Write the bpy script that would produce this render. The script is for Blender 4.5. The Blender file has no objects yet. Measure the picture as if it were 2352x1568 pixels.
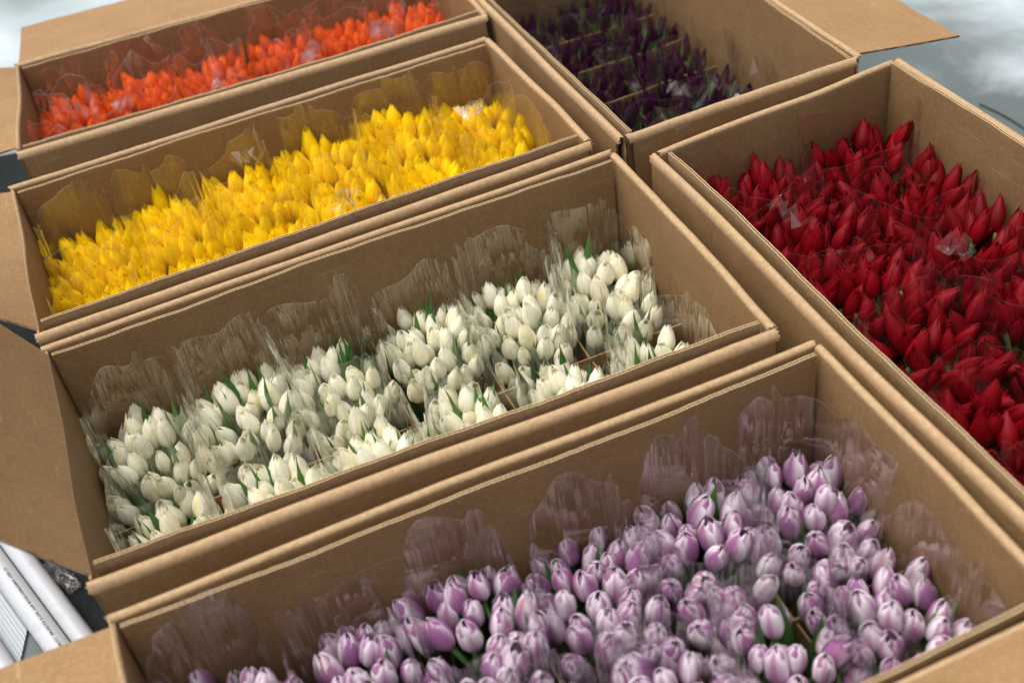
import bpy, math, random
import numpy as np
from mathutils import Matrix, Vector

random.seed(7)
rng = np.random.default_rng(7)
scene = bpy.context.scene
COL = scene.collection
RIM = 0.50                                   # height of the box rims above the ground

# ------------------------------------------------------------------ camera
R3 = Matrix(((0.98497321, 0.17270722, 0.0),
             (-0.11186508, 0.63798205, -0.76188261),
             (-0.13158263, 0.75043395, 0.64771513)))
CAM = Vector((0.0, 0.0, 1.1536 + RIM))
cam_data = bpy.data.cameras.new("camera")
cam = bpy.data.objects.new("camera", cam_data)
COL.objects.link(cam)
cam.matrix_world = Matrix.Translation(CAM) @ R3.to_4x4()
cam_data.sensor_width = 36.0
cam_data.lens = 2757.75 / 2352.0 * 36.0
cam_data.clip_start = 0.05
cam_data.clip_end = 200.0
cam_data.dof.use_dof = True
cam_data.dof.focus_distance = 2.02
cam_data.dof.aperture_fstop = 2.8
scene.camera = cam

# ------------------------------------------------------------------ sky, sun, exposure
SUN_EL, SUN_AZ = math.radians(74), math.radians(165)     # azimuth measured from +X, counter-clockwise
world = bpy.data.worlds.new("World")
scene.world = world
world.use_nodes = True
wn, wl = world.node_tree.nodes, world.node_tree.links
sky = wn.new("ShaderNodeTexSky")
sky.sky_type = 'NISHITA'
sky.sun_disc = False
sky.sun_elevation = SUN_EL
sky.sun_rotation = math.radians(90) - SUN_AZ
sky.air_density = 1.0
sky.dust_density = 6.0
sky.ozone_density = 1.0
hs = wn.new("ShaderNodeHueSaturation")
hs.inputs["Saturation"].default_value = 0.42             # a veiled, overcast sky
wl.new(sky.outputs[0], hs.inputs["Color"])
bg = wn["Background"]
wl.new(hs.outputs[0], bg.inputs["Color"])
bg.inputs["Strength"].default_value = 0.075
sun_data = bpy.data.lights.new("sun", 'SUN')
sun_data.energy = 1.5
sun_data.angle = math.radians(75)
sun_data.color = (1.0, 0.96, 0.9)
sun = bpy.data.objects.new("sun", sun_data)
COL.objects.link(sun)
sdir = Vector((math.cos(SUN_EL) * math.cos(SUN_AZ), math.cos(SUN_EL) * math.sin(SUN_AZ), math.sin(SUN_EL)))
sun.rotation_euler = sdir.to_track_quat('Z', 'Y').to_euler()
vs = scene.view_settings
vs.view_transform = 'Standard'
vs.look = 'None'
vs.exposure = 1.2
vs.gamma = 1.0
vs.use_curve_mapping = False
scene.cycles.use_denoising = True
scene.cycles.max_bounces = 10
scene.cycles.diffuse_bounces = 6
scene.cycles.glossy_bounces = 2
scene.cycles.transparent_max_bounces = 40
scene.cycles.caustics_reflective = False
scene.cycles.caustics_refractive = False
scene.cycles.sample_clamp_indirect = 6.0

# ------------------------------------------------------------------ helpers
def mesh(name, verts, faces, uvs=None, smooth=True, mats=(), fmat=None, sharp=None):
    me = bpy.data.meshes.new(name)
    me.from_pydata([tuple(v) for v in verts], [], faces)
    if uvs is not None:
        lay = me.uv_layers.new(name="UVMap")
        li = np.zeros(len(me.loops), dtype=np.int32)
        me.loops.foreach_get("vertex_index", li)
        lay.data.foreach_set("uv", np.asarray(uvs, dtype=np.float32)[li].ravel())
    me.polygons.foreach_set("use_smooth", [smooth] * len(me.polygons))
    for m in mats:
        me.materials.append(m)
    if fmat is not None:
        me.polygons.foreach_set("material_index", fmat)
    me.update()
    if smooth and sharp:
        me.set_sharp_from_angle(angle=math.radians(sharp))
    return me

def add(name, me, parent=None):
    o = bpy.data.objects.new(name, me)
    COL.objects.link(o)
    if parent is not None:
        o.parent = parent
    return o

def tag(o, label, cat, group=None):
    o["label"] = label
    o["category"] = cat
    if group:
        o["group"] = group
    return o

def empty(name, loc):
    o = bpy.data.objects.new(name, None)
    o.empty_display_size = 0.05
    COL.objects.link(o)
    o.location = loc
    return o

def project(p):
    q = R3.transposed() @ (Vector(p) - CAM)
    if q.z > -0.05:
        return (9e9, 9e9)
    f = 2757.75 / 2352.0
    return (0.5 + f * q.x / -q.z, 1 / 3 - f * q.y / -q.z)      # x in 0..1, y in 0..0.667

def in_view(p, m):
    x, y = project(p)
    return -m < x < 1 + m and -m < y < 2 / 3 + m

def wob(s, seed, octs=((2.1, 1.0), (5.3, 0.5), (13.0, 0.2))):
    r = np.random.default_rng(seed)
    v = np.zeros_like(np.asarray(s, dtype=float))
    for fr, am in octs:
        v = v + am * np.sin(fr * 2 * math.pi * np.asarray(s) * r.uniform(0.7, 1.3) + r.uniform(0, 6.28))
    return v

# ------------------------------------------------------------------ materials
class NT:
    def __init__(self, name):
        self.m = bpy.data.materials.new(name)
        self.m.use_nodes = True
        self.t = self.m.node_tree
        self.n = self.t.nodes
        self.p = self.n.get("Principled BSDF")
        self.out = self.n.get("Material Output")
    def node(self, typ, **kw):
        nd = self.n.new(typ)
        for k, v in kw.items():
            if k.startswith("_"):
                setattr(nd, k[1:], v)
            else:
                nd.inputs[k.replace("__", " ")].default_value = v
        return nd
    def link(self, a, b):
        self.t.links.new(a, b)
    def ramp(self, fac, stops):
        r = self.n.new("ShaderNodeValToRGB")
        while len(r.color_ramp.elements) < len(stops):
            r.color_ramp.elements.new(0.5)
        for e, (pos, c) in zip(r.color_ramp.elements, stops):
            e.position = pos
            e.color = (*c, 1) if len(c) == 3 else c
        self.link(fac, r.inputs[0])
        return r.outputs[0]
    def mix(self, fac, a, b, mode='MIX'):
        nd = self.n.new("ShaderNodeMix")
        nd.data_type = 'RGBA'
        nd.blend_type = mode
        for sock, v in ((nd.inputs[0], fac), (nd.inputs[6], a), (nd.inputs[7], b)):
            if hasattr(v, "links"):
                self.link(v, sock)
            elif isinstance(v, tuple):
                sock.default_value = (*v, 1) if len(v) == 3 else v
            else:
                sock.default_value = v
        return nd.outputs[2]
    def math(self, op, a, b=0.0, c=0.0):
        nd = self.n.new("ShaderNodeMath")
        nd.operation = op
        for i, v in enumerate((a, b, c)):
            if hasattr(v, "links"):
                self.link(v, nd.inputs[i])
            else:
                nd.inputs[i].default_value = v
        return nd.outputs[0]
    def noise(self, vec, scale, detail=3.0, rough=0.5, dist=0.0):
        nd = self.node("ShaderNodeTexNoise", Scale=scale, Detail=detail, Roughness=rough, Distortion=dist)
        if vec is not None:
            self.link(vec, nd.inputs["Vector"])
        return nd.outputs["Fac"]
    def mapping(self, vec, scale=(1, 1, 1), loc=(0, 0, 0), rot=(0, 0, 0)):
        nd = self.node("ShaderNodeMapping")
        nd.inputs["Scale"].default_value = scale
        nd.inputs["Location"].default_value = loc
        nd.inputs["Rotation"].default_value = rot
        self.link(vec, nd.inputs["Vector"])
        return nd.outputs[0]
    def bump(self, h, strength=0.2, dist=0.001):
        nd = self.node("ShaderNodeBump", Strength=strength, Distance=dist)
        self.link(h, nd.inputs["Height"])
        return nd.outputs[0]
    def coord(self, which):
        return self.node("ShaderNodeTexCoord").outputs[which]

def cardboard_mat():
    k = NT("kraft_cardboard")
    uv = k.coord("UV")
    rnd = k.node("ShaderNodeObjectInfo").outputs["Random"]
    off = k.node("ShaderNodeVectorMath", _operation='ADD')
    k.link(uv, off.inputs[0])
    cmb = k.node("ShaderNodeCombineXYZ")
    k.link(k.math('MULTIPLY', rnd, 37.0), cmb.inputs[0])
    k.link(k.math('MULTIPLY', rnd, 91.0), cmb.inputs[1])
    k.link(cmb.outputs[0], off.inputs[1])
    v = off.outputs[0]
    blot = k.noise(k.mapping(v, (1, 1, 1)), 9.0, 5.0, 0.6)
    fibre = k.noise(k.mapping(v, (110, 300, 1)), 1.0, 2.0, 0.6)
    fine = k.noise(v, 330.0, 3.0, 0.75)
    cloud = k.noise(v, 110.0, 4.0, 0.7)
    flute = k.node("ShaderNodeTexWave", _wave_type='BANDS', _bands_direction='X', Scale=22.0, Distortion=1.2, Detail=2.0)
    flute.inputs["Detail Scale"].default_value = 0.6
    k.link(v, flute.inputs["Vector"])
    base = k.ramp(blot, [(0.25, (0.232, 0.131, 0.057)), (0.55, (0.296, 0.175, 0.080)), (0.8, (0.350, 0.216, 0.104))])
    c = k.mix(k.math('MULTIPLY', fibre, 0.8), base, (0.200, 0.115, 0.048), 'MIX')
    c = k.mix(k.math('MULTIPLY', k.ramp(cloud, [(0.48, (0, 0, 0)), (0.72, (1, 1, 1))]), 0.26), c, (0.46, 0.325, 0.185))
    c = k.mix(k.math('MULTIPLY', k.ramp(fine, [(0.52, (0, 0, 0)), (0.68, (1, 1, 1))]), 0.50), c, (0.16, 0.085, 0.035))
    # rubbed vertical marks over the flutes, in patches
    patch = k.ramp(k.noise(v, 14.0, 2.0), [(0.48, (0, 0, 0)), (0.68, (1, 1, 1))])
    line = k.ramp(k.noise(k.mapping(v, (420, 10, 1)), 1.0, 2.0), [(0.60, (0, 0, 0)), (0.70, (1, 1, 1))])
    c = k.mix(k.math('MULTIPLY', k.math('MULTIPLY', patch, line), 0.65), c, (0.15, 0.08, 0.035))
    sc = k.ramp(k.noise(k.mapping(v, (3, 40, 1), rot=(0, 0, 0.6)), 2.5, 2.0, 0.4, 0.6), [(0.70, (0, 0, 0)), (0.735, (1, 1, 1)), (0.76, (0, 0, 0))])
    c = k.mix(k.math('MULTIPLY', sc, 0.25), c, (0.6, 0.44, 0.27))
    sv = k.node("ShaderNodeSeparateXYZ"); k.link(uv, sv.inputs[0])
    crease = k.ramp(sv.outputs[1], [(0.482, (0, 0, 0)), (0.492, (1, 1, 1)), (0.505, (1, 1, 1)), (0.535, (0, 0, 0))])
    c = k.mix(k.math('MULTIPLY', crease, k.math('MULTIPLY', cloud, 0.75)), c, (0.53, 0.39, 0.235))
    k.link(c, k.p.inputs["Base Color"])
    k.p.inputs["Roughness"].default_value = 0.72
    k.p.inputs["Specular IOR Level"].default_value = 0.22
    h = k.math('ADD', k.math('MULTIPLY', flute.outputs["Fac"], 0.55), k.math('MULTIPLY', fibre, 0.35))
    h = k.math('ADD', h, k.math('MULTIPLY', cloud, 0.8))
    k.link(k.bump(h, 0.20, 0.0012), k.p.inputs["Normal"])
    return k.m

def edge_mat(name, light, dark):
    k = NT(name)
    uv = k.coord("UV")
    w = k.node("ShaderNodeTexWave", _wave_type='BANDS', _bands_direction='X', Scale=42.0, Distortion=2.0, Detail=1.0)
    k.link(uv, w.inputs["Vector"])
    n = k.noise(uv, 240.0, 3.0, 0.7)
    f = k.math('MULTIPLY', k.ramp(w.outputs["Fac"], [(0.45, (0, 0, 0)), (0.8, (1, 1, 1))]), k.math('MULTIPLY', n, 1.5))
    k.link(k.mix(f, light, dark), k.p.inputs["Base Color"])
    k.p.inputs["Roughness"].default_value = 0.9
    k.p.inputs["Specular IOR Level"].default_value = 0.1
    return k.m

M_CARD = cardboard_mat()
M_EDGE = edge_mat("torn_cardboard_edge", (0.44, 0.31, 0.18), (0.06, 0.035, 0.018))
M_CUT = edge_mat("cut_cardboard_edge", (0.50, 0.37, 0.21), (0.40, 0.28, 0.15))
kf = NT("corrugated_flute_paper")
kf.p.inputs["Base Color"].default_value = (0.36, 0.25, 0.13, 1)
kf.p.inputs["Roughness"].default_value = 0.9
M_FLUTE = kf.m

def petal_mat(name, build, transl, rough=0.42):
    k = NT(name)
    uv = k.coord("UV")
    sep = k.node("ShaderNodeSeparateXYZ")
    k.link(uv, sep.inputs[0])
    rnd = k.node("ShaderNodeObjectInfo").outputs["Random"]
    cmb = k.node("ShaderNodeCombineXYZ")
    k.link(k.math('MULTIPLY', rnd, 53.0), cmb.inputs[2])
    off = k.node("ShaderNodeVectorMath", _operation='ADD')
    k.link(uv, off.inputs[0]); k.link(cmb.outputs[0], off.inputs[1])
    v = off.outputs[0]
    across = k.math('ABSOLUTE', k.math('SUBTRACT', k.math('MULTIPLY', sep.outputs[0], 2.0), 1.0))
    streak = k.noise(k.mapping(v, (22, 1.2, 1)), 1.0, 3.0, 0.6)
    patch = k.noise(k.mapping(v, (3, 2.2, 1)), 1.0, 2.0, 0.5)
    c = build(k, across, sep.outputs[1], streak, patch, rnd)
    k.link(c, k.p.inputs["Base Color"])
    k.p.inputs["Roughness"].default_value = rough
    k.p.inputs["Specular IOR Level"].default_value = 0.2
    k.link(k.bump(k.math('ADD', streak, patch), 0.18, 0.0008), k.p.inputs["Normal"])
    tr = k.node("ShaderNodeBsdfTranslucent")
    k.link(c, tr.inputs["Color"])
    ms = k.node("ShaderNodeMixShader", Fac=transl)
    k.link(k.p.outputs[0], ms.inputs[1]); k.link(tr.outputs[0], ms.inputs[2])
    k.link(ms.outputs[0], k.out.inputs["Surface"])
    return k.m

def b_white(k, u, v, st, pa, rnd):
    c = k.mix(st, (0.95, 0.95, 0.86), (0.93, 0.90, 0.72))
    c = k.mix(k.math('MULTIPLY', k.ramp(pa, [(0.42, (0, 0, 0)), (0.7, (1, 1, 1))]), k.math('MULTIPLY', rnd, 0.95)), c, (0.88, 0.78, 0.38))
    low = k.ramp(v, [(0.0, (1, 1, 1)), (0.3, (0, 0, 0))])
    return k.mix(k.math('MULTIPLY', low, 0.75), c, (0.50, 0.62, 0.20))
def b_yellow(k, u, v, st, pa, rnd):
    c = k.mix(st, (0.96, 0.72, 0.006), (0.95, 0.65, 0.004))
    c = k.mix(k.math('MULTIPLY', rnd, 0.5), c, (0.97, 0.76, 0.012))
    low = k.ramp(v, [(0.0, (1, 1, 1)), (0.22, (0, 0, 0))])
    return k.mix(k.math('MULTIPLY', low, 0.35), c, (0.55, 0.50, 0.02))
def b_orange(k, u, v, st, pa, rnd):
    c = k.mix(st, (0.80, 0.085, 0.012), (0.88, 0.19, 0.016))
    e = k.ramp(u, [(0.55, (0, 0, 0)), (1.0, (1, 1, 1))])
    c = k.mix(k.math('MULTIPLY', e, 0.6), c, (0.92, 0.30, 0.03))
    return k.mix(k.math('MULTIPLY', rnd, 0.45), c, (0.74, 0.05, 0.01))
def b_red(k, u, v, st, pa, rnd):
    c = k.mix(st, (0.20, 0.0005, 0.0045), (0.105, 0.0003, 0.0028))
    c = k.mix(k.math('MULTIPLY', rnd, 0.6), c, (0.29, 0.0012, 0.008))
    low = k.math('MULTIPLY', k.ramp(v, [(0.0, (1, 1, 1)), (0.4, (0, 0, 0))]), k.ramp(pa, [(0.5, (0, 0, 0)), (0.7, (1, 1, 1))]))
    return k.mix(k.math('MULTIPLY', low, 0.35), c, (0.24, 0.04, 0.015))
def b_lilac(k, u, v, st, pa, rnd):
    pur = k.mix(st, (0.41, 0.17, 0.37), (0.31, 0.115, 0.28))
    pur = k.mix(k.math('MULTIPLY', k.ramp(pa, [(0.5, (0, 0, 0)), (0.72, (1, 1, 1))]), 0.6), pur, (0.46, 0.24, 0.22))
    a = k.math('ADD', u, k.math('MULTIPLY', k.math('SUBTRACT', st, 0.5), 0.7))
    a = k.math('ADD', a, k.math('MULTIPLY', k.math('SUBTRACT', v, 0.5), 0.45))
    a = k.math('ADD', a, k.math('MULTIPLY', k.math('SUBTRACT', rnd, 0.5), 0.85))
    e = k.ramp(a, [(0.20, (0, 0, 0)), (0.95, (1, 1, 1))])
    c = k.mix(e, pur, (0.80, 0.73, 0.79))
    low = k.math('MULTIPLY', k.ramp(v, [(0.0, (1, 1, 1)), (0.35, (0, 0, 0))]), 0.5)
    return k.mix(low, c, (0.30, 0.27, 0.10))
def b_purple(k, u, v, st, pa, rnd):
    c = k.mix(st, (0.034, 0.002, 0.024), (0.012, 0.001, 0.009))
    return k.mix(k.math('MULTIPLY', rnd, 0.6), c, (0.085, 0.007, 0.055))
def b_bud(k, u, v, st, pa, rnd):
    c = k.mix(st, (0.20, 0.24, 0.06), (0.36, 0.20, 0.17))
    e = k.ramp(u, [(0.5, (0, 0, 0)), (0.95, (1, 1, 1))])
    return k.mix(e, c, (0.62, 0.42, 0.52))

M_PETAL = dict(white=petal_mat("cream_white_petal", b_white, 0.30),
               yellow=petal_mat("yellow_petal", b_yellow, 0.34),
               orange=petal_mat("orange_petal", b_orange, 0.25),
               red=petal_mat("crimson_petal", b_red, 0.22, 0.5),
               lilac=petal_mat("lilac_and_white_petal", b_lilac, 0.25),
               purple=petal_mat("dark_purple_petal", b_purple, 0.2),
               bud=petal_mat("green_bud_petal", b_bud, 0.2))

kl = NT("tulip_leaf")
_uv = kl.coord("UV")
_st = kl.noise(kl.mapping(_uv, (26, 1.0, 1)), 1.0, 3.0, 0.6)
_rn = kl.node("ShaderNodeObjectInfo").outputs["Random"]
_c = kl.mix(_st, (0.060, 0.170, 0.035), (0.105, 0.26, 0.045))
_c = kl.mix(kl.math('MULTIPLY', _rn, 0.6), _c, (0.035, 0.10, 0.045))
kl.link(_c, kl.p.inputs["Base Color"])
kl.p.inputs["Roughness"].default_value = 0.40
kl.link(kl.bump(_st, 0.3, 0.0006), kl.p.inputs["Normal"])
_t = kl.node("ShaderNodeBsdfTranslucent"); kl.link(_c, _t.inputs["Color"])
_m = kl.node("ShaderNodeMixShader", Fac=0.25)
kl.link(kl.p.outputs[0], _m.inputs[1]); kl.link(_t.outputs[0], _m.inputs[2]); kl.link(_m.outputs[0], kl.out.inputs["Surface"])
M_LEAF = kl.m
ks = NT("tulip_stem")
ks.p.inputs["Base Color"].default_value = (0.055, 0.12, 0.03, 1)
ks.p.inputs["Roughness"].default_value = 0.5
M_STEM = ks.m

def film_mat(name, haze, rough, edge_glint=0.13, crease=0.11):
    k = NT(name)
    tr = k.node("ShaderNodeBsdfTransparent"); tr.inputs["Color"].default_value = (0.975, 0.975, 0.975, 1)
    gl = k.node("ShaderNodeBsdfGlossy", Roughness=rough); gl.inputs["Color"].default_value = (1, 1, 1, 1)
    obj = k.coord("UV")
    n = k.noise(k.mapping(obj, (70, 3, 1)), 1.0, 3.0, 0.6)
    n2 = k.noise(obj, 22.0, 3.0, 0.6)
    bp = k.bump(k.math('ADD', n, k.math('MULTIPLY', n2, 0.8)), 0.05, 0.003)
    k.link(bp, gl.inputs["Normal"])
    lw = k.node("ShaderNodeLayerWeight", Blend=0.5)
    k.link(bp, lw.inputs["Normal"])
    f = k.math('ADD', 0.08, k.math('MULTIPLY', k.math('POWER', lw.outputs["Facing"], 3.0), 0.72))   # two faces of a thin sheet (Schlick)
    df = k.node("ShaderNodeBsdfTranslucent"); df.inputs["Color"].default_value = (0.8, 0.8, 0.8, 1)
    d2 = k.node("ShaderNodeBsdfDiffuse"); d2.inputs["Color"].default_value = (0.8, 0.8, 0.8, 1)
    dd = k.node("ShaderNodeMixShader", Fac=0.5)
    k.link(df.outputs[0], dd.inputs[1]); k.link(d2.outputs[0], dd.inputs[2])
    sv = k.node("ShaderNodeSeparateXYZ"); k.link(obj, sv.inputs[0])
    m1 = k.node("ShaderNodeMixShader")
    crs = k.ramp(k.noise(k.mapping(obj, (95, 1.6, 1)), 1.0, 2.0, 0.5), [(0.58, (0, 0, 0)), (0.72, (1, 1, 1))])
    crs = k.math('MULTIPLY', crs, k.ramp(sv.outputs[1], [(0.45, (0, 0, 0)), (0.75, (crease,) * 3)]))
    ga = k.node("ShaderNodeAttribute"); ga.attribute_name = "gather"
    crs = k.math('MULTIPLY', crs, ga.outputs["Fac"])
    k.link(k.math('ADD', k.math('ADD', haze, crs), k.math('MULTIPLY', k.math('GREATER_THAN', sv.outputs[1], 0.991), edge_glint)), m1.inputs[0])  # top edge painted whiter, as if the film rim caught the light
    k.link(tr.outputs[0], m1.inputs[1]); k.link(dd.outputs[0], m1.inputs[2])
    m2 = k.node("ShaderNodeMixShader")
    k.link(f, m2.inputs[0]); k.link(m1.outputs[0], m2.inputs[1]); k.link(gl.outputs[0], m2.inputs[2])
    k.link(m2.outputs[0], k.out.inputs["Surface"])
    return k.m
M_FILM = film_mat("clear_cellophane", 0.010, 0.035)
M_FILM_DARK = film_mat("clear_cellophane_thin", 0.003, 0.035, 0.05, 0.04)
M_CREASE = film_mat("creased_cellophane", 0.05, 0.05)

# ------------------------------------------------------------------ ground
kg = NT("damp_shaded_concrete")
_o = kg.coord("Object")
_big = kg.noise(_o, 0.9, 4.0, 0.55, 0.4)
_mid = kg.noise(_o, 6.0, 5.0, 0.6)
_fin = kg.noise(_o, 160.0, 3.0, 0.7)
_c = kg.ramp(_big, [(0.36, (0.10, 0.125, 0.13)), (0.52, (0.30, 0.35, 0.37)), (0.66, (0.50, 0.56, 0.60))])
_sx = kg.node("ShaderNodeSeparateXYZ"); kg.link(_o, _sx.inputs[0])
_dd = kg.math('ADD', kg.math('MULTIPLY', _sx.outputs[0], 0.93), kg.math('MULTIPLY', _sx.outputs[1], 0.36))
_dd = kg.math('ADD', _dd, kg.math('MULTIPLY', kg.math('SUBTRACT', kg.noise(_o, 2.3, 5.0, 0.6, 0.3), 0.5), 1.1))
_dry_lit = kg.ramp(kg.math('SUBTRACT', _dd, 2.14), [(0.0, (0, 0, 0)), (0.36, (1, 1, 1))])
_dry_lit = kg.math('MAXIMUM', _dry_lit, kg.ramp(kg.math('SUBTRACT', kg.math('ADD', _sx.outputs[1], kg.math('MULTIPLY', _sx.outputs[0], -.3)), 3.3), [(0.0, (0, 0, 0)), (0.6, (1, 1, 1))]))
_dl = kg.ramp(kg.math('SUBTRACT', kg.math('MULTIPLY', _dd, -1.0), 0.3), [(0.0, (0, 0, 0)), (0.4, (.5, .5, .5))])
_dry_lit = kg.math('MAXIMUM', _dry_lit, _dl)
_c = kg.mix(_dry_lit, (0.060, 0.078, 0.078), _c)  # darker beside the boxes: their shade painted into the colour along with damp
_c = kg.mix(kg.math('MULTIPLY', _mid, 0.35), _c, (0.16, 0.20, 0.21))
_c = kg.mix(kg.math('MULTIPLY', kg.ramp(_fin, [(0.58, (0, 0, 0)), (0.7, (1, 1, 1))]), 0.5), _c, (0.06, 0.065, 0.07))
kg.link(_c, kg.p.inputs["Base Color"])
kg.link(kg.ramp(_big, [(0.35, (0.32, 0.32, 0.32)), (0.6, (0.75, 0.75, 0.75))]), kg.p.inputs["Roughness"])
kg.link(kg.bump(kg.math('ADD', _fin, kg.math('MULTIPLY', _mid, 2.0)), 0.3, 0.003), kg.p.inputs["Normal"])
G = 15.0
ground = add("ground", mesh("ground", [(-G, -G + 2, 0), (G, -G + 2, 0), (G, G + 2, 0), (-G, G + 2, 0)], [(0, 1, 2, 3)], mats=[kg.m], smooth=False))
ground["kind"] = "structure"

# ------------------------------------------------------------------ cardboard boxes
FOLD, THICK = 0.0068, 0.004

def sweep(rings, closed_ring, uvs):
    """rings: list of equal-length lists of points; closed cross-sections swept with end caps"""
    n = len(rings[0])
    verts = [p for r in rings for p in r]
    faces, cap = [], []
    for i in range(len(rings) - 1):
        for j in range(n if closed_ring else n - 1):
            k = (j + 1) % n
            faces.append((i * n + j, (i + 1) * n + j, (i + 1) * n + k, i * n + k))
    return verts, faces

class Side:
    """one wall of a box between rim corners A and B (2-D), inside on the left of A->B turned by nsign"""
    def __init__(self, A, B, inside, seed):
        self.A, self.B = np.array(A), np.array(B)
        d = self.B - self.A
        self.len = np.linalg.norm(d)
        self.t = d / self.len
        n = np.array([-self.t[1], self.t[0]])
        if (np.array(inside) - self.A) @ n < 0:
            n = -n
        self.n = n
        self.seed = seed
    def P(self, s, n, z):
        q = self.A + self.t * s * self.len + self.n * n
        return (q[0], q[1], RIM + z)
    def bow(self, s, z):
        w = wob(s, self.seed, ((0.5, 1.0), (1.3, 0.4)))
        return 0.0035 * w * math.sin(math.pi * min(max(s, 0), 1))
    def ridge(self, s):
        return 0.0008 * wob(s, self.seed + 5, ((1.2, 1.0), (3.7, 0.5), (17.0, 0.18)))

def wall_and_flap(box, sd, ang, flap_len, flare=0.004, ns=44, s0=0.0, s1=1.0, taper=0.01):
    """ang: None = flap folded down outside; (a0,a1) = flap opened, degrees above horizontal at both ends"""
    S = np.linspace(s0, s1, ns)
    r, t, K = FOLD, THICK, 14
    ro, zo = 0.0072 + flare * .5, 0.013
    rj = np.random.default_rng(sd.seed + 3)
    rings, uvr = [], []
    for s in S:
        phi = math.pi if ang is None else math.radians(90 - (ang[0] + (ang[1] - ang[0]) * s))
        b, rz = sd.bow(s, 0), sd.ridge(s)
        outp = [(r, -RIM + 0.006), (r, -0.25), (r, -0.08), (r, -r)]
        inn = [(r - t, -RIM + 0.006), (r - t, -0.25), (r - t, -0.08), (r - t, -r)]
        for q in range(1, K + 1):
            a = phi * q / K
            if ang is None and a > math.pi / 2:
                outp.append((ro * math.cos(a), -zo + zo * math.sin(a)))
                inn.append(((ro - t) * math.cos(a), -zo + (zo - t) * math.sin(a)))
            else:
                outp.append((r * math.cos(a), -r + r * math.sin(a)))
                inn.append(((r - t) * math.cos(a), -r + (r - t) * math.sin(a)))
        ring = outp + inn[::-1]
        je = (.0018 / sd.len if s in (S[0], S[-1]) else 0)
        rings.append([sd.P(s + (rj.normal(0, je) if je and z_ > -.05 else 0), n_ + b, z_ + rz * (1 if z_ > -0.2 else 0) + (rj.normal(0, .0006) if je and z_ > -.05 else 0)) for n_, z_ in ring])
        L, acc, prev = [], 0.0, None
        for n_, z_ in outp:
            if prev: acc += math.dist((n_, z_), prev)
            prev = (n_, z_); L.append(acc)
        uvr += [(s * sd.len, l) for l in L] + [(s * sd.len, l + 0.003) for l in L[::-1]]
    m = len(rings[0])
    verts, faces = sweep(rings, True, None)
    nf = len(faces)
    h = m // 2
    for i in (0, ns - 1):
        for j in range(h - 1):
            faces.append((i * m + j, i * m + j + 1, i * m + m - 2 - j, i * m + m - 1 - j))
    me = mesh("wall", verts, faces, uvr, True, [M_CARD, M_EDGE], [0] * nf + [1] * (len(faces) - nf), 50)
    wall = add("wall", me, box)
    # flap
    ins = 0.008 / sd.len
    S = np.linspace(s0 + ins, s1 - ins, ns)
    N = 7
    rings, uvr = [], []
    rs = np.random.default_rng(sd.seed + 77)
    curl = rs.uniform(-0.10, 0.10)
    for s in S:
        b, rz = sd.bow(s, 0), sd.ridge(s)
        e = abs(s - 0.5) * 2
        if ang is None:
            p0 = (-ro - 0.0001, -zo - 0.0003); th = -math.pi / 2
            L = flap_len
        else:
            a_ = ang[0] + (ang[1] - ang[0]) * s
            phi = math.radians(90 - a_)
            p0 = (r * math.cos(phi), -r + r * math.sin(phi)); th = math.radians(a_)
            L = flap_len + 0.002 * wob(s, sd.seed + 9, ((11, 1), (29, .6)))
        top, bot = [], []
        x, z, a = p0[0], p0[1], th
        for q in range(N):
            dx, dz = (-math.cos(a), math.sin(a)) if ang is not None else (-math.cos(a + math.pi), math.sin(a))
            if ang is None:
                dx, dz = -flare / .12, -1.0
                nx, nz = 1.0, 0.0
            else:
                nx, nz = (-math.sin(a), -math.cos(a))
            top.append((x, z)); bot.append((x + nx * t, z + nz * t))
            x += dx * L / (N - 1); z += dz * L / (N - 1)
            a += curl / N
        ss = 0.5 + (s - 0.5)
        ring = top + bot[::-1]
        rings.append([])
        for q, (n_, z_) in enumerate(ring):
            w = (q if q < N else 2 * N - 1 - q) / (N - 1)
            sp = 0.5 + (s - 0.5) * (1 - taper * w)
            rings[-1].append(sd.P(sp, n_ + b, z_ + rz))
        uvr += [(s * sd.len, 0.6 + q * L / (N - 1)) for q in range(N)] + [(s * sd.len, 0.6 + q * L / (N - 1) + .003) for q in range(N)][::-1]
    m = 2 * N
    verts, faces = sweep(rings, True, None)
    fm = []
    for i in range(ns - 1):
        for j in range(m):
            fm.append(1 if j in (N - 1,) else 0)
    for i in (0, ns - 1):
        for j in range(N - 1):
            faces.append((i * m + j, i * m + j + 1, i * m + m - 2 - j, i * m + m - 1 - j)); fm.append(1)
    # the end caps run along the flap: give them their own uv along the edge
    fl = add("flap", mesh("flap", verts, faces, uvr, True, [M_CARD, M_EDGE], fm, 40), box)
    return wall, fl

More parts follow.
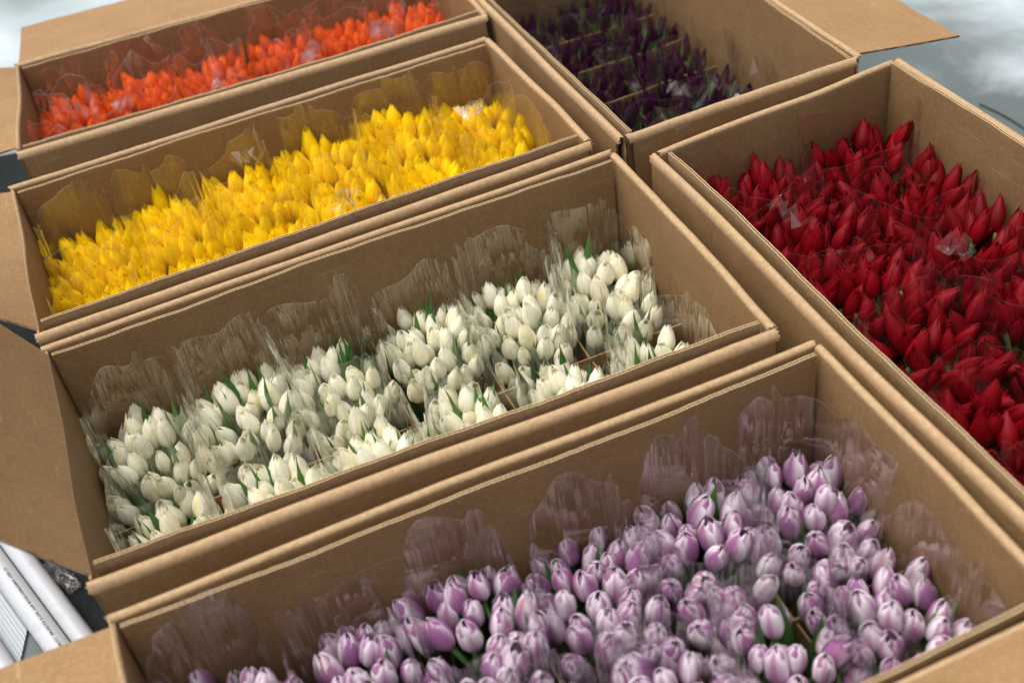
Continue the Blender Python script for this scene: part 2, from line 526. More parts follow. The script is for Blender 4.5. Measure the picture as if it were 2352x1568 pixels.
def liner(box, sd, g0, g1, top0, top1, ns=60, ends=(0.012, 0.012)):
    T, ts, gd = 0.0058, 0.0015, 0.006
    S = np.linspace(ends[0], 1 - ends[1], ns)
    rings, uvr = [], []
    def off(s):
        return FOLD + g0 + (g1 - g0) * s + 0.0035 * float(wob(s, sd.seed + 21, ((0.6, 1), (2.2, .35)))) + sd.bow(s, 0)
    def top(s):
        return top0 + (top1 - top0) * s + 0.0013 * float(wob(s, sd.seed + 31, ((1.2, 1), (7, .6), (23, .3))))
    for s in S:
        o, tz = off(s), top(s)
        sec = [(0, -RIM + 0.006), (0, -0.06), (0, tz), (ts, tz), (ts, tz - gd), (T - ts, tz - gd), (T - ts, tz), (T, tz), (T, -0.06), (T, -RIM + 0.006)]
        fo = lambda z_: o if z_ > -0.2 else o * 0.6 + 0.004
        rings.append([sd.P(s, fo(z_) + n_, z_) for n_, z_ in sec])
        uvr += [(s * sd.len, v) for v in (0, .44, .5, .501, .51, .515, .524, .526, .586, 1.0)]
    m = 10
    verts, faces = sweep(rings, True, None)
    fm = [1 if j in (2, 6) else 0 for i in range(ns - 1) for j in range(m)]
    for i in (0, ns - 1):
        for a, b_, c, d in ((0, 1, 8, 9), (1, 2, 3, 4), (1, 4, 5, 8), (5, 6, 7, 8)):
            faces.append((i * m + a, i * m + b_, i * m + c, i * m + d)); fm.append(1)
    ln = add("liner_panel", mesh("liner_panel", verts, faces, uvr, False, [M_CARD, M_CUT], fm), box)
    pitch = 0.0078
    npt = int((S[-1] - S[0]) * sd.len / pitch * 8)
    V, F = [], []
    for q in range(npt):
        s = S[0] + (S[-1] - S[0]) * (q + 0.5) / npt
        x = T / 2 + (T / 2 - ts * 0.75) * math.sin(2 * math.pi * q / 8)
        V.append(sd.P(s, off(s) + x, top(s) - 0.0002)); V.append(sd.P(s, off(s) + x, top(s) - 0.0058))
        if q: F.append((2 * q - 2, 2 * q, 2 * q + 1, 2 * q - 1))
    add("fluting", mesh("fluting", V, F, None, True, [M_FLUTE]), ln)
    return ln

def board(box, p0, p1, ztop, zbot=-RIM + 0.008, th=0.0032, seed=0):
    p0, p1 = np.array(p0), np.array(p1)
    d = p1 - p0; L = np.linalg.norm(d); t = d / L; n = np.array([-t[1], t[0]])
    ns = 14
    rings, uvr = [], []
    for i in range(ns):
        s = i / (ns - 1)
        o = 0.002 * wob(s, seed, ((0.7, 1), (2, .4))); zz = ztop + 0.0015 * wob(s, seed + 3, ((1.5, 1), (6, .5)))
        q = p0 + d * s + n * o
        rings.append([(*(q + n * e), RIM + z) for e, z in ((-th / 2, zbot), (-th / 2, zz), (th / 2, zz), (th / 2, zbot))])
        uvr += [(s * L, v) for v in (0, .3, .303, .603)]
    verts, faces = sweep(rings, True, None)
    fm = [1 if j == 1 else 0 for i in range(ns - 1) for j in range(4)]
    faces += [(0, 1, 2, 3), tuple((ns - 1) * 4 + k for k in (3, 2, 1, 0))]; fm += [1, 1]
    return add("divider", mesh("divider", verts, faces, uvr, False, [M_CARD, M_CARD], fm), box)

class Box:
    def __init__(self, key, BL, BR, FR, FL, label, long_x):
        self.key = key
        self.c = [np.array(p) for p in (BL, BR, FR, FL)]
        self.long_x = long_x
        self.mid = sum(self.c) / 4
        self.e = empty("cardboard_box", (0, 0, 0))
        tag(self.e, label, "box", "open cardboard flower boxes")
    def at(self, a, b):
        BL, BR, FR, FL = self.c
        return (1 - a) * (1 - b) * FL + a * (1 - b) * FR + (1 - a) * b * BL + a * b * BR

def build_box(bx, flaps, lin, seed):
    """flaps: dict side-> (ang, flare) ; sides back,right,front,left"""
    BL, BR, FR, FL = bx.c
    sides = dict(back=(BL, BR), right=(BR, FR), front=(FL, FR), left=(BL, FL))
    for i, (k, (A, B)) in enumerate(sides.items()):
        sd = Side(A, B, bx.mid, seed * 100 + i * 7)
        ang, fl = flaps.get(k, (None, 0.004))
        long_side = (k in ("back", "front")) == bx.long_x
        ins = 0.0 if long_side else 0.010 / sd.len
        wall_and_flap(bx.e, sd, ang, 0.24 if ang is not None else 0.2, fl, s0=ins, s1=1 - ins)
        if k in lin:
            g0, g1, t0, t1 = lin[k]
            liner(bx.e, sd, g0, g1, t0, t1)
    z = 0.008
    q = [bx.at(a, b) for a, b in ((.01, .01), (.99, .01), (.99, .99), (.01, .99))]
    V = [(*p, zz) for zz in (0.002, z) for p in q]
    add("bottom_panel", mesh("bottom_panel", V, [(3, 2, 1, 0), (4, 5, 6, 7), (0, 1, 5, 4), (1, 2, 6, 5), (2, 3, 7, 6), (3, 0, 4, 7)],
                             [(p[0], p[1]) for p in V], False, [M_CARD]), bx.e)

BX = {}
def mk(key, BL, BR, FR, FL, label, long_x, flaps, lin, seed):
    b = Box(key, BL, BR, FR, FL, label, long_x)
    build_box(b, flaps, lin, seed)
    BX[key] = b

G_ = lambda a=0.013, b=0.016, t=-0.003, u=-0.003: (a, b, t, u)
mk('white', (-.744, 1.544), (.232, 1.828), (.376, 1.2816), (-.588, 1.0316),
   "open cardboard box of white tulips in the middle, its left flap raised steeply", True,
   dict(left=((63, 57), 0), front=(None, .006), right=(None, .005), back=(None, .002)),
   dict(back=G_(.012, .016), front=G_(.016, .02, .001, .002)), 1)
mk('yellow', (-.9065, 2.07), (.0558, 2.35), (.2012, 1.869), (-.7601, 1.578),
   "open cardboard box packed with yellow tulips, with torn inner panel corner", True,
   dict(left=((11, 46), 0), front=(None, .004), right=(None, .005), back=(None, .004)),
   dict(back=G_(.010, .018), front=G_(.020, .022, .002, .004)), 2)
mk('lilac', (-.5527, .9728), (.4203, 1.2441), (.557, .7545), (-.408, .476),
   "nearest open cardboard box, filled with lilac and white tulips", True,
   dict(left=((2, 0), 0), front=((-12, -14), 0), right=(None, .003), back=(None, .003)),
   dict(back=G_(.014, .014), front=G_(.010, .010, -.002, .0)), 3)
mk('orange', (-1.0094, 2.6226), (-.045, 2.842), (.068, 2.4563), (-.9205, 2.205),
   "farthest left cardboard box, holding orange tulips, its long back flap open", True,
   dict(left=((14, -2), 0), back=((-5, -5), 0), front=(None, .008), right=(None, .003)),
   dict(back=G_(.001, .001, -.006, -.006), front=G_(.010, .012, -.001, .0)), 4)
mk('red', (.302, 1.794), (.801, 1.969), (1.082, 1.009), (.576, .833),
   "open cardboard box at the right, crowded with dark red tulips", False,
   dict(left=(None, .003), right=(None, .010), back=(None, .005), front=(None, .004)),
   dict(left=G_(.018, .016, -.002, .0), right=G_(.004, .006, .003, .003)), 5)
mk('purple', (-.014, 2.827), (.471, 2.966), (.743, 2.0035), (.2588, 1.8648),
   "shadowy cardboard box of dark purple tulips, its wide right flap open", False,
   dict(left=(None, .003), right=((-10, -10), 0), front=(None, .005), back=(None, .004)),
   dict(left=G_(.012, .012, -.001, -.003), right=G_(.003, .003, -.003, -.003)), 6)

# ------------------------------------------------------------------ tulips
KIND = dict(  # radius, height, tip opening, petal half-width scale, spacing
    white=dict(R=.0150, h=.057, tip=.20, w=1.0, sp=.0296, top=-.125, lean=10, leaves=27, dome=.028),
    yellow=dict(R=.0148, h=.070, tip=.16, w=1.0, sp=.0275, top=-.080, lean=7, leaves=3, dome=.016),
    lilac=dict(R=.0162, h=.058, tip=.14, w=1.04, sp=.0335, top=-.132, lean=12, leaves=14, dome=.020),
    orange=dict(R=.0150, h=.056, tip=.22, w=1.0, sp=.0285, top=-.078, lean=8, leaves=2, dome=.016),
    red=dict(R=.0152, h=.075, tip=.10, w=.90, sp=.0292, top=-.082, lean=21, leaves=0, dome=.010),
    purple=dict(R=.0105, h=.060, tip=.12, w=.9, sp=.0245, top=-.207, lean=11, leaves=16, dome=.010))

def petal_mesh(kind, K, ang, inner, r, mat):
    nu, nv = 7, 10
    V, UV = [], []
    kv = [0, .08, .2, .38, .58, .76, .9, 1.0]
    op = K['tip'] + r.uniform(-.06, .08)
    rho = [.22, .60, .88, 1.0, .94, .72, .30 + .5 * op, op]
    if kind == 'lilac': rho = [.25, .68, .94, 1.03, 1.02, .88, .58, op]
    if kind in ('red', 'purple'): rho = [.24, .58, .86, .98, .90, .66, .38, op]
    wid = [30, 46, 58, 66, 68, 62, 46, 5]
    if kind in ('red', 'purple'): wid = [30, 44, 54, 60, 60, 55, 44, 8]
    sc = (.90 if inner else 1.0)
    hh = K['h'] * r.uniform(.93, 1.06) * (1.0 if inner else .96)
    twist = r.uniform(-.12, .12); flick = r.uniform(-.10, .16); notch = r.uniform(0, .5) if kind in ('white', 'lilac') else 0.1
    for i in range(nv):
        v = 1 - (1 - i / (nv - 1)) ** 1.25
        rr = np.interp(v, kv, rho) * K['R'] * sc
        ww = math.radians(np.interp(v, kv, wid)) * K['w'] * (1.0 if not inner else .95)
        for j in range(nu):
            u = -1 + 2 * j / (nu - 1)
            th = ang + u * ww + twist * v
            q = rr * (1 + 0.055 * u * (1 if not inner else -1) + 0.05 * math.exp(-(u / .20) ** 2) * (1 - v) - .04 * math.exp(-(u / .2) ** 2) * v)
            q += K['R'] * flick * (v ** 4) * .8
            q *= 1 + 0.015 * math.sin(9 * u + 7 * v + ang)
            z = hh * v - K['h'] * .045 * abs(u) ** 2 * v * v
            if i == nv - 1: z -= K['h'] * .03 * notch * (j % 2)
            V.append((q * math.cos(th), q * math.sin(th), z)); UV.append(((u + 1) / 2, v))
    F = [(i * nu + j, i * nu + j + 1, (i + 1) * nu + j + 1, (i + 1) * nu + j) for i in range(nv - 1) for j in range(nu - 1)]
    return mesh("petal", V, F, UV, True, [mat])

def stem_mesh(K, r):
    V, F = [], []
    n, m = 7, 5
    bend = r.uniform(-.01, .01, 2)
    for i in range(m):
        t = i / (m - 1)
        z = .004 - .20 * t
        rad = .0034 if i else .005
        for j in range(n):
            a = 2 * math.pi * j / n
            V.append((rad * math.cos(a) + bend[0] * t * t * 2, rad * math.sin(a) + bend[1] * t * t * 2, z))
    for i in range(m - 1):
        for j in range(n):
            k = (j + 1) % n
            F.append((i * n + j, (i + 1) * n + j, (i + 1) * n + k, i * n + k))
    V.append((0, 0, .007)); c = len(V) - 1
    for j in range(n): F.append((j, (j + 1) % n, c))
    return mesh("tulip", V, F, None, True, [M_STEM])

def leaf_mesh(r):
    nu, nv = 5, 12
    L, Wd = r.uniform(.15, .19), r.uniform(.0115, .019)
    out, tw = r.uniform(.012, .04), r.uniform(-.5, .5)
    V, UV = [], []
    for i in range(nv):
        v = i / (nv - 1)
        w = Wd * (0.55 + .45 * math.sin(math.pi * min(v * 1.35, 1))) * (1 - v ** 5) ** .9
        if v > .6: w *= 1 - ((v - .6) / .4) ** 2 * .9
        for j in range(nu):
            u = -1 + 2 * j / (nu - 1)
            x, y = u * w, .35 * w * u * u + out * v ** 2.2
            a = tw * v
            V.append((x * math.cos(a) - y * math.sin(a), x * math.sin(a) + y * math.cos(a), L * (v - 1)))
            UV.append(((u + 1) / 2, v))
    # origin at the tip height
    F = [(i * nu + j, i * nu + j + 1, (i + 1) * nu + j + 1, (i + 1) * nu + j) for i in range(nv - 1) for j in range(nu - 1)]
    return mesh("leaf", V, F, UV, True, [M_LEAF])

LEAVES = [leaf_mesh(rng) for _ in range(7)]
BLOOMS = {}
for kind, K in KIND.items():
    BLOOMS[kind] = []
    for q in range(6):
        bud = kind == 'lilac' and q == 5
        K2 = dict(K)
        if bud: K2.update(R=K['R'] * .78, h=K['h'] * .9, tip=.1)
        else: K2.update(R=K['R'] * rng.uniform(.9, 1.07), h=K['h'] * rng.uniform(.92, 1.08), tip=K['tip'] + (rng.uniform(.05, .28) if q == 4 else 0))
        mat = M_PETAL['bud'] if bud else M_PETAL[kind]
        BLOOMS[kind].append((stem_mesh(K2, rng),
                             [petal_mesh(kind, K2, a * 2.0944, False, rng, mat) for a in range(3)] +
                             [petal_mesh(kind, K2, a * 2.0944 + 1.0472, True, rng, mat) for a in range(3)]))

def tri(x):
    return 4 * abs(x - math.floor(x) - .5) - 1

def sleeve_mesh(bx, a0, a1, b0, b1, zt, ztop, seed, crumple):
    """an open cellophane sleeve round one bunch; (a,b) cell bounds inside the box"""
    r = np.random.default_rng(seed)
    NA, NZ = (34, 8) if crumple else (264, 10)
    ca, cb, ha, hb = (a0 + a1) / 2, (b0 + b1) / 2, (a1 - a0) / 2, (b1 - b0) / 2
    ph = r.uniform(0, 6.28, 12)
    A = np.linspace(0, 2 * math.pi, NA, endpoint=False)
    kn = np.sort(r.uniform(0, 2 * math.pi, 8)); kh = r.uniform(-.035, .038, 8) + (r.random(8) < .4) * r.uniform(.01, .030, 8)
    edge = np.zeros(NA)
    for q, a_ in enumerate(A):
        f_ = np.searchsorted(kn, a_) % 8; g_ = (f_ - 1) % 8
        t_ = ((a_ - kn[g_]) % 6.2832) / max((kn[f_] - kn[g_]) % 6.2832, 1e-3)
        e_ = t_ ** (.45 if q % 2 == 0 and False else 1.0)
        edge[q] = kh[g_] + (kh[f_] - kh[g_]) * (.5 - .5 * math.cos(math.pi * e_)) - .018 * math.sin(math.pi * t_) * (1 if f_ % 2 else -.4)
    n1, n2 = int(r.integers(15, 22)), int(r.integers(36, 50))
    for q, a_ in enumerate(A):
        tw_ = a_ + .16 * math.sin(3 * a_ + ph[1])
        g_ = max(0, math.sin(3 * a_ + ph[5])) ** 4
        edge[q] = edge[q] * .6 + .034 * abs(math.cos(a_ - ph[4])) ** 9 + g_ * (.012 * tri(n1 * tw_ / 6.2832 + ph[7]) + .006 * tri(n2 * tw_ / 6.2832 + ph[8]) + .008) - .004
    zb = zt - .20
    jit = r.normal(0, 1, (NZ, NA)) * .016
    V, UV, GA = [], [], []
    for i in range(NZ):
        w = i / (NZ - 1)
        for j, th in enumerate(A):
            z = zb + (ztop + edge[j] - zb) * w
            hgt = min(max((z - zt + .06) / .12, 0), 1.4)
            tw = th + .16 * math.sin(3 * th + ph[1]) + .05 * (w - .5) * math.sin(2 * th + ph[2])
            c, s = math.cos(th), math.sin(th)
            p = 3.4
            k = (abs(c) ** p + abs(s) ** p) ** (-1 / p)
            gather = max(0, math.sin(3 * th + ph[5])) ** 4
            amp = (.006 + .020 * hgt) * (.12 + 1.9 * gather)
            k2 = k * (.80 + .11 * min(w * 1.7, 1) + .06 * hgt * math.sin(2 * th + ph[3]) + .08 * hgt * math.sin(th + ph[11])
                      + .025 * math.sin(5 * th + ph[6]))
            if crumple:
                k2 -= .42 * max(0, math.sin(3 * th + ph[9])) ** 2 * max(0, w - .72) / .28
                k2 += jit[i, j] * (1 + 2.2 * hgt)
            else:
                k2 += amp * (tri(n1 * tw / 6.2832 + ph[7]) + .7 * tri(n2 * tw / 6.2832 + ph[8])) + jit[i, j] * .12 * hgt
            a = min(max(ca + ha * k2 * c, .020), .980)
            b = min(max(cb + hb * k2 * s, .052 if bx.long_x else .022), .948 if bx.long_x else .978)
            if not bx.long_x: a = min(max(a, .058), .95)
            q = bx.at(a, b)
            V.append((q[0], q[1], RIM + z)); UV.append((th / 6.283, w)); GA.append(min(1.0, .10 + gather))
    F = [(i * NA + j, i * NA + (j + 1) % NA, (i + 1) * NA + (j + 1) % NA, (i + 1) * NA + j) for i in range(NZ - 1) for j in range(NA)]
    me = mesh("sleeve", V, F, UV, not crumple, [M_FILM_DARK if bx.key in ('red', 'purple') else M_FILM])
    at = me.attributes.new("gather", 'FLOAT', 'POINT')
    at.data.foreach_set("value", GA)
    return me

ORD6 = ["at the left end", "second from the left", "third from the left", "third from the right", "second from the right", "at the right end"]
ORDB = ["nearest the viewer", "second from the front", "third from the front", "third from the back", "second from the back", "at the far end"]

BUNCHES = []
def bunch(kind, ia, ib, na, nb, label, seed):
    bx, K = BX[kind], KIND[kind]
    r = np.random.default_rng(seed)
    lo_a, hi_a = (.018, .982) if bx.long_x else (.052, .95)
    lo_b, hi_b = (.065, .945) if bx.long_x else (.018, .982)
    a0, a1 = lo_a + (hi_a - lo_a) * ia / na, lo_a + (hi_a - lo_a) * (ia + 1) / na
    b0, b1 = lo_b + (hi_b - lo_b) * ib / nb, lo_b + (hi_b - lo_b) * (ib + 1) / nb
    cen = bx.at((a0 + a1) / 2, (b0 + b1) / 2)
    dz = {'yellow': (-.012, -.006, .004, .022, .018, -.004)[ia % 6] - (.008 if ib == 0 else 0), 'white': (.002, .002, 0, 0, -.008, -.014)[ia % 6], 'lilac': (.016, .012, .006, 0, 0, .004)[ia % 6], 'orange': .008 * math.sin(ia * 1.7)}.get(kind, 0.0) + r.uniform(-.010, .008)
    zt = K['top'] + dz
    if not any(in_view((*(bx.at(a, b)), RIM + zt), .13) for a in (a0, a1) for b in (b0, b1)):
        return None
    e = empty("tulip_bunch", (cen[0], cen[1], 0.008))
    tag(e, label, "tulip bunch", f"wrapped bunches of {kind} tulips")
    ex = bx.at(a1, (b0 + b1) / 2) - bx.at(a0, (b0 + b1) / 2)
    ey = bx.at((a0 + a1) / 2, b1) - bx.at((a0 + a1) / 2, b0)
    wx, wy = np.linalg.norm(ex), np.linalg.norm(ey)
    sp = K['sp']
    fill = {'white': .94, 'lilac': 1.0, 'purple': .98, 'red': 1.10, 'yellow': 1.07}.get(kind, 1.02)
    hx, hy = wx / 2 * fill - .010, wy / 2 * fill - .010
    ny = max(2, int(round(2 * hy / (sp * .90))) + 1); nx = max(2, int(round(2 * hx / sp)) + 1)
    n = 0
    for iy in range(ny):
        for ix in range(nx):
            px = -1 + 2 * (ix + (.25 if iy % 2 else -.25) + .0) / max(nx - 1, 1)
            py = -1 + 2 * iy / (ny - 1)
            px = px * .93 + r.normal(0, .07); py = py + r.normal(0, .05)
            if abs(px) ** 3 + abs(py) ** 3 > 1.45: continue
            if r.random() < (.07 if kind != 'purple' else .2): continue
            rr = math.sqrt(px * px + py * py)
            pos = cen + ex / wx * px * hx + ey / wy * py * hy
            z = zt - K['dome'] * rr * rr + r.normal(0, .013 if kind == 'red' else .0095)
            st, pets = BLOOMS[kind][int(r.choice(6, p=[.22, .22, .22, .22, .12, 0.0]))]
            o = add("tulip", st, e)
            tilt = math.radians(K['lean']) * (.9 * rr + abs(r.normal(0, .7)))
            dirv = (ex / wx * px + ey / wy * py) + r.normal(0, .55, 2)
            dirv = dirv / (np.linalg.norm(dirv) + 1e-6)
            axis = Vector((-dirv[1], dirv[0], 0))
            M = Matrix.Rotation(tilt, 3, axis) @ Matrix.Rotation(r.uniform(0, 6.28), 3, 'Z')
            sc = r.normal(1, .07)
            base = Vector((pos[0] - cen[0], pos[1] - cen[1], RIM + z - K['h'] - .008))
            o.matrix_local = Matrix.Translation(base) @ M.to_4x4() @ Matrix.Scale(sc, 4)
            for pm in pets:
                add("petal", pm, o)
            n += 1
    BUNCHES.append((kind, cen, e))
    for q in range(K['leaves']):
        th = r.uniform(0, 6.28); rr = r.uniform(.35, 1.02)
        px, py = rr * math.cos(th), rr * math.sin(th)
        pos = cen + ex / wx * px * hx + ey / wy * py * hy
        o = add("leaf", LEAVES[int(r.integers(len(LEAVES)))], e)
        up = {'purple': .004, 'white': .006, 'lilac': -.006}.get(kind, -.014)
        z = zt - K['dome'] * rr * rr * .7 + up + r.normal(0, .011)
        d = ex / wx * px + ey / wy * py
        a = math.atan2(d[1], d[0]) - math.pi / 2 + r.normal(0, .9)
        M = Matrix.Rotation(r.normal(0, .10), 3, 'X') @ Matrix.Rotation(a, 3, 'Z')
        o.matrix_local = Matrix.Translation((pos[0] - cen[0], pos[1] - cen[1], RIM + z - .008)) @ M.to_4x4() @ Matrix.Scale(r.uniform(.75, 1.1) * (1.4 if kind == 'white' else 1.0), 4)
    stop = min(zt + {'white': .062, 'yellow': .045, 'lilac': .068, 'orange': .045, 'red': .018, 'purple': .070}[kind] + r.uniform(-.01, .015), -.012)
    sm = sleeve_mesh(bx, a0, a1, b0, b1, zt, stop, seed + 3, kind in ('orange', 'purple'))
    for v in sm.vertices:
        v.co.x -= cen[0]; v.co.y -= cen[1]; v.co.z -= .008
    add("sleeve", sm, e)
    return e

nm = {'white': 'cream white', 'yellow': 'yellow', 'lilac': 'lilac', 'orange': 'orange', 'red': 'dark red', 'purple': 'dark purple'}
for bi, kind in enumerate(('white', 'yellow', 'lilac', 'orange', 'red', 'purple')):
    bx = BX[kind]
    if bx.long_x:
        for ib in range(2):
            for ia in range(6):
                bunch(kind, ia, ib, 6, 2, f"{nm[kind]} tulip bunch in clear sleeve, {('front', 'back')[ib]} row, {ORD6[ia]}", 1000 * bi + 10 * ia + 5 * ib + 11)
        zd = KIND[kind]['top'] - (.070 if kind == 'white' else .092)
        board(bx.e, bx.at(.012, .505), bx.at(.988, .505), zd, seed=bi)
        for q in range(1, 6):
            a = .018 + .964 * q / 6
            board(bx.e, bx.at(a, .055), bx.at(a, .95), zd - .006, seed=bi * 10 + q)
    else:
        for ib in range(6):
            for ia in range(2):
                bunch(kind, ia, ib, 2, 6, f"{nm[kind]} tulip bunch in clear sleeve, {('left', 'right')[ia]} column, {ORDB[ib]}", 1000 * bi + 10 * ib + 5 * ia + 11)
        zd = KIND[kind]['top'] - (.026 if kind == 'purple' else .095)
        for q in range(1, 6):
            b = .018 + .964 * q / 6
            board(bx.e, bx.at(.058, b), bx.at(.945, b), zd, seed=bi * 10 + q)
        board(bx.e, bx.at(.505, .015), bx.at(.505, .985), zd - .03, seed=bi)

# creased film corners that stand out of some sleeves
for qi, (kind, fx, fy, fz) in enumerate([
('red', 0.725, 1.474, -0.06) ,
('red', 0.5, 1.629, -0.06) ,
('orange', -0.336, 2.523, -0.05) ,
('orange', -0.749, 2.436, -0.05) ,
('orange', -0.851, 2.439, -0.05) ,
('orange', -0.167, 2.551, -0.045) ,
('orange', -0.522, 2.45, -0.05) ,
('yellow', 0.001, 2.113, -0.03) ,
('yellow', -0.257, 1.907, -0.06) ,
('purple', 0.452, 2.272, -0.16) ,
('purple', 0.552, 2.199, -0.15) ,
('yellow', -0.45, 2.097, -0.04) ,
        ]):
    cand = [(np.linalg.norm(c_ - np.array([fx, fy])), c_, e_) for k_, c_, e_ in BUNCHES if k_ == kind]
    if not cand: continue
    _, c_, e_ = min(cand, key=lambda t_: t_[0])
    r = np.random.default_rng(900 + qi)
    nu, nv = 5, 4
    ln_, wd_ = r.uniform(.055, .085), r.uniform(.035, .055)
    az = r.uniform(0, 6.28); pit = r.uniform(.3, 1.1)
    M = Matrix.Rotation(az, 3, 'Z') @ Matrix.Rotation(pit, 3, 'X')
    V = []
    for i in range(nu):
        for j in range(nv):
            u_, v_ = i / (nu - 1) - .5, j / (nv - 1) - .5
            p_ = M @ Vector((ln_ * u_ * (1 - .5 * (v_ + .5)), wd_ * v_, .013 * (-1) ** (i + j // 2) + r.normal(0, .004))) + Vector((r.normal(0, .004), r.normal(0, .004), 0))
            V.append((p_.x + fx - c_[0], p_.y + fy - c_[1], p_.z + RIM + fz - .008))
    F = [(i * nv + j, i * nv + j + 1, (i + 1) * nv + j + 1, (i + 1) * nv + j) for i in range(nu - 1) for j in range(nv - 1)]
    add("film_corner", mesh("film_corner", V, F, [(.3, .3)] * len(V), False, [M_CREASE]), e_)

# ------------------------------------------------------------------ things on the ground
km = NT("dark_ground_black")
_o = km.coord("Object")
_n = km.noise(_o, 130.0, 3.0, 0.7); _b = km.noise(_o, 7.0, 4.0, 0.6)
_c = km.mix(_b, (0.006, 0.008, 0.009), (0.018, 0.021, 0.022))
km.link(km.mix(km.math('MULTIPLY', km.ramp(_n, [(0.62, (0, 0, 0)), (0.75, (1, 1, 1))]), 0.5), _c, (0.10, 0.11, 0.11)), km.p.inputs["Base Color"])
km.p.inputs["Roughness"].default_value = 0.85
km.p.inputs["Specular IOR Level"].default_value = 0.1
km.link(km.bump(_n, 0.6, 0.002), km.p.inputs["Normal"])
def slab(name, pts, z0, z1, mat, parent=None):
    n = len(pts)
    V = [(x, y, z) for z in (z0, z1) for x, y in pts]
    F = [tuple(range(n))[::-1], tuple(range(n, 2 * n))] + [(i, (i + 1) % n, n + (i + 1) % n, n + i) for i in range(n)]
    return add(name, mesh(name, V, F, [(v[0], v[1]) for v in V], False, [mat]), parent)

PD = np.array([math.cos(math.radians(-55)), math.sin(math.radians(-55))])     # direction of the pipes
PN = np.array([-PD[1], PD[0]])
def pp(along, across):
    return PD * along + PN * across
O_AL = float(np.array([-.9, 1.43]) @ PD)
tag(slab("added_dark_ground_sheet", [tuple(pp(O_AL - .75, .118)), tuple(pp(O_AL + .8, .118)), (0.6, .75), (.35, 1.95), (-.6, 3.2), (-1.45, 3.15)], 0.0004, 0.0016, km.m),  # added black sheet, stands in for dark ground and shade between the boxes
    "black speckled mat added under the boxes as dark ground, showing beside the white pipes", "mat")

kp = NT("white_plastic_pipe")
_o = kp.coord("Object")
_d = kp.noise(kp.mapping(_o, (1, 1, .25)), 26.0, 4.0, 0.65)
_s = kp.ramp(kp.noise(_o, 190.0, 3.0, 0.7), [(0.66, (0, 0, 0)), (0.74, (1, 1, 1))])
_c = kp.mix(kp.math('MULTIPLY', kp.ramp(_d, [(0.55, (0, 0, 0)), (0.8, (1, 1, 1))]), 0.35), (0.44, 0.46, 0.49), (0.27, 0.25, 0.23))
kp.link(kp.mix(kp.math('MULTIPLY', _s, 0.35), _c, (0.12, 0.11, 0.10)), kp.p.inputs["Base Color"])
kp.p.inputs["Roughness"].default_value = 0.28
ki = NT("black_print_ink"); ki.p.inputs["Base Color"].default_value = (0.012, 0.012, 0.013, 1); ki.p.inputs["Roughness"].default_value = 0.6

def pipe(label, across, rad, L0, L1):
    n, V, F = 40, [], []
    c = pp(O_AL, across)
    e = empty("plastic_pipe", (c[0], c[1], rad))
    e.rotation_euler = (0, 0, math.radians(-55))            # local +X runs along the pipe
    secs = [(L0, rad - .003), (L0, rad), (L1, rad), (L1, rad - .003)]
    for x, rr in secs + [(L0, rad - .003)]:
        for j in range(n):
            a = 2 * math.pi * j / n
            V.append((x, rr * math.cos(a), rr * math.sin(a)))
    for i in range(4):
        for j in range(n):
            k = (j + 1) % n
            F.append((i * n + j, i * n + k, (i + 1) * n + k, (i + 1) * n + j))
    add("tube", mesh("tube", V, F, None, True, [kp.m], None, 40), e)
    tag(e, label, "pipe", "white plastic pipes")
    return e

pB = pipe("white plastic pipe with black printed numbers, beside a ribbed panel", .055, .0215, -.45, .55)
pC = pipe("plain white plastic pipe lying between printed pipe and dark ground", .0965, .019, -.45, .55)
pA = pipe("white plastic pipe in the lower left corner, beyond the ribbed panel", -.032, .021, -.40, .5)

# printed line, bent round the printed pipe
fc = bpy.data.curves.new("print", 'FONT')
fc.body = "21-001-24836803-2018 4nt...RS-2 07:29:49  17.05.24"
fc.size = 0.0072
fc.resolution_u = 2
fc.offset = 0.00012
to = bpy.data.objects.new("print_source", fc)
COL.objects.link(to)
bpy.context.view_layer.update()
tm = bpy.data.meshes.new_from_object(to)
bpy.data.objects.remove(to)
co = np.zeros(len(tm.vertices) * 3); tm.vertices.foreach_get("co", co); co = co.reshape(-1, 3)
wid = co[:, 0].max()
x = (co[:, 0]) / wid * .262 - .118
rad = .0215 + .00025
a = math.radians(76) + (co[:, 1] - .0025) / rad * 1.0
out = np.stack([x, rad * np.cos(a), rad * np.sin(a)], 1)
tm.vertices.foreach_set("co", out.ravel()); tm.update()
tm.materials.clear(); tm.materials.append(ki.m)
add("printed_lettering", tm, pB)

# ribbed panel
kr = NT("ribbed_white_plastic"); kr.p.inputs["Base Color"].default_value = (0.36, 0.40, 0.43, 1); kr.p.inputs["Roughness"].default_value = 0.35
rp = empty("ribbed_panel", (*pp(O_AL, .012), 0.0))
rp.rotation_euler = (0, 0, math.radians(-55))
V = [(x_, y_, z_) for z_ in (0.0006, .006) for x_, y_ in ((-.45, -.022), (.075, -.022), (.012, .021), (-.45, .021))]
add("base_plate", mesh("base_plate", V, [(3, 2, 1, 0), (4, 5, 6, 7), (0, 1, 5, 4), (1, 2, 6, 5), (2, 3, 7, 6), (3, 0, 4, 7)], None, False, [kr.m]), rp)
for q in range(7):
    y0 = -.0195 + q * .0061
    xe = .075 - (y0 + .022) / .043 * .063
    V = [(x_, y_, z_) for x_ in (-.45, xe - .001) for y_, z_ in ((y0, .0058), (y0 + .0004, .0085), (y0 + .0018, .0085), (y0 + .0022, .0058))]
    add("rib", mesh("rib", V, [(0, 1, 5, 4), (1, 2, 6, 5), (2, 3, 7, 6), (3, 2, 1, 0), (4, 5, 6, 7)], None, False, [kr.m]), rp)
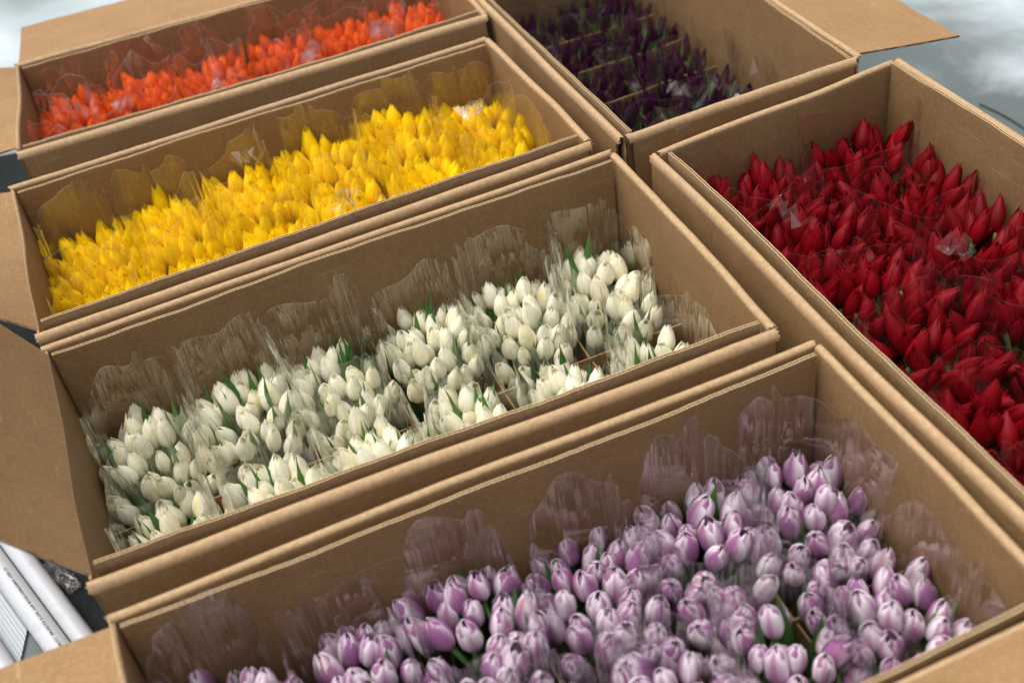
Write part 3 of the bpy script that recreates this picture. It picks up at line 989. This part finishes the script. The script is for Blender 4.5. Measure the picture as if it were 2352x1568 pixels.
tag(rp, "pale ribbed plastic panel with slanted end lying between white pipes", "panel")

# clear plastic scrap on the added dark mat
V, F, nn = [], [], 15
rs = np.random.default_rng(4)
hgt = rs.uniform(0, 1, (nn, nn))
for i in range(nn):
    for j in range(nn):
        u, v = i / (nn - 1), j / (nn - 1)
        q = np.array([-.925, 1.530]) + np.array([.070, -.068]) * u + np.array([.028, .026]) * (v - .5) * (1 - .4 * u) + rs.normal(0, .0022, 2)
        V.append((q[0], q[1], .004 + .022 * hgt[i, j] * (1 - .5 * u)))
F = [(i * nn + j, i * nn + j + 1, (i + 1) * nn + j + 1, (i + 1) * nn + j) for i in range(nn - 1) for j in range(nn - 1)]
tag(add("plastic_scrap", mesh("plastic_scrap", V, F, [(v[0] * 4, v[1] * 4) for v in V], False, [film_mat("crumpled_clear_film", .03, .08)])),
    "crumpled scrap of clear plastic film lying on the dark ground", "plastic scrap")

# twisted cord on the ground at the right
kc = NT("dark_cord"); kc.p.inputs["Base Color"].default_value = (0.09, 0.095, 0.09, 1); kc.p.inputs["Roughness"].default_value = 0.8
ce = empty("twisted_cord", (1.28, 2.45, 0.0))
tag(ce, "dark twisted cord lying on the pale ground behind the red tulip box", "cord")
P0, P1 = np.array([1.252, 2.53]), np.array([1.375, 2.19])
for k in range(2):
    V, F, n, m = [], [], 8, 260
    for i in range(m):
        t = i / (m - 1)
        q = P0 + (P1 - P0) * t + np.array([.94, .34]) * .006 * math.sin(t * 7)
        ph = t * 2 * math.pi * 30 + k * math.pi
        c = np.array([q[0] - 1.28, q[1] - 2.45, 0.0052]) + 0.0017 * np.array([.94 * math.cos(ph), .34 * math.cos(ph), math.sin(ph)])
        for j in range(n):
            a = 2 * math.pi * j / n
            V.append(tuple(c + .0019 * np.array([.94 * math.cos(a), .34 * math.cos(a), math.sin(a)])))
    for i in range(m - 1):
        for j in range(n):
            F.append((i * n + j, i * n + (j + 1) % n, (i + 1) * n + (j + 1) % n, (i + 1) * n + j))
    add("strand", mesh("strand", V, F, None, True, [kc.m]), ce)
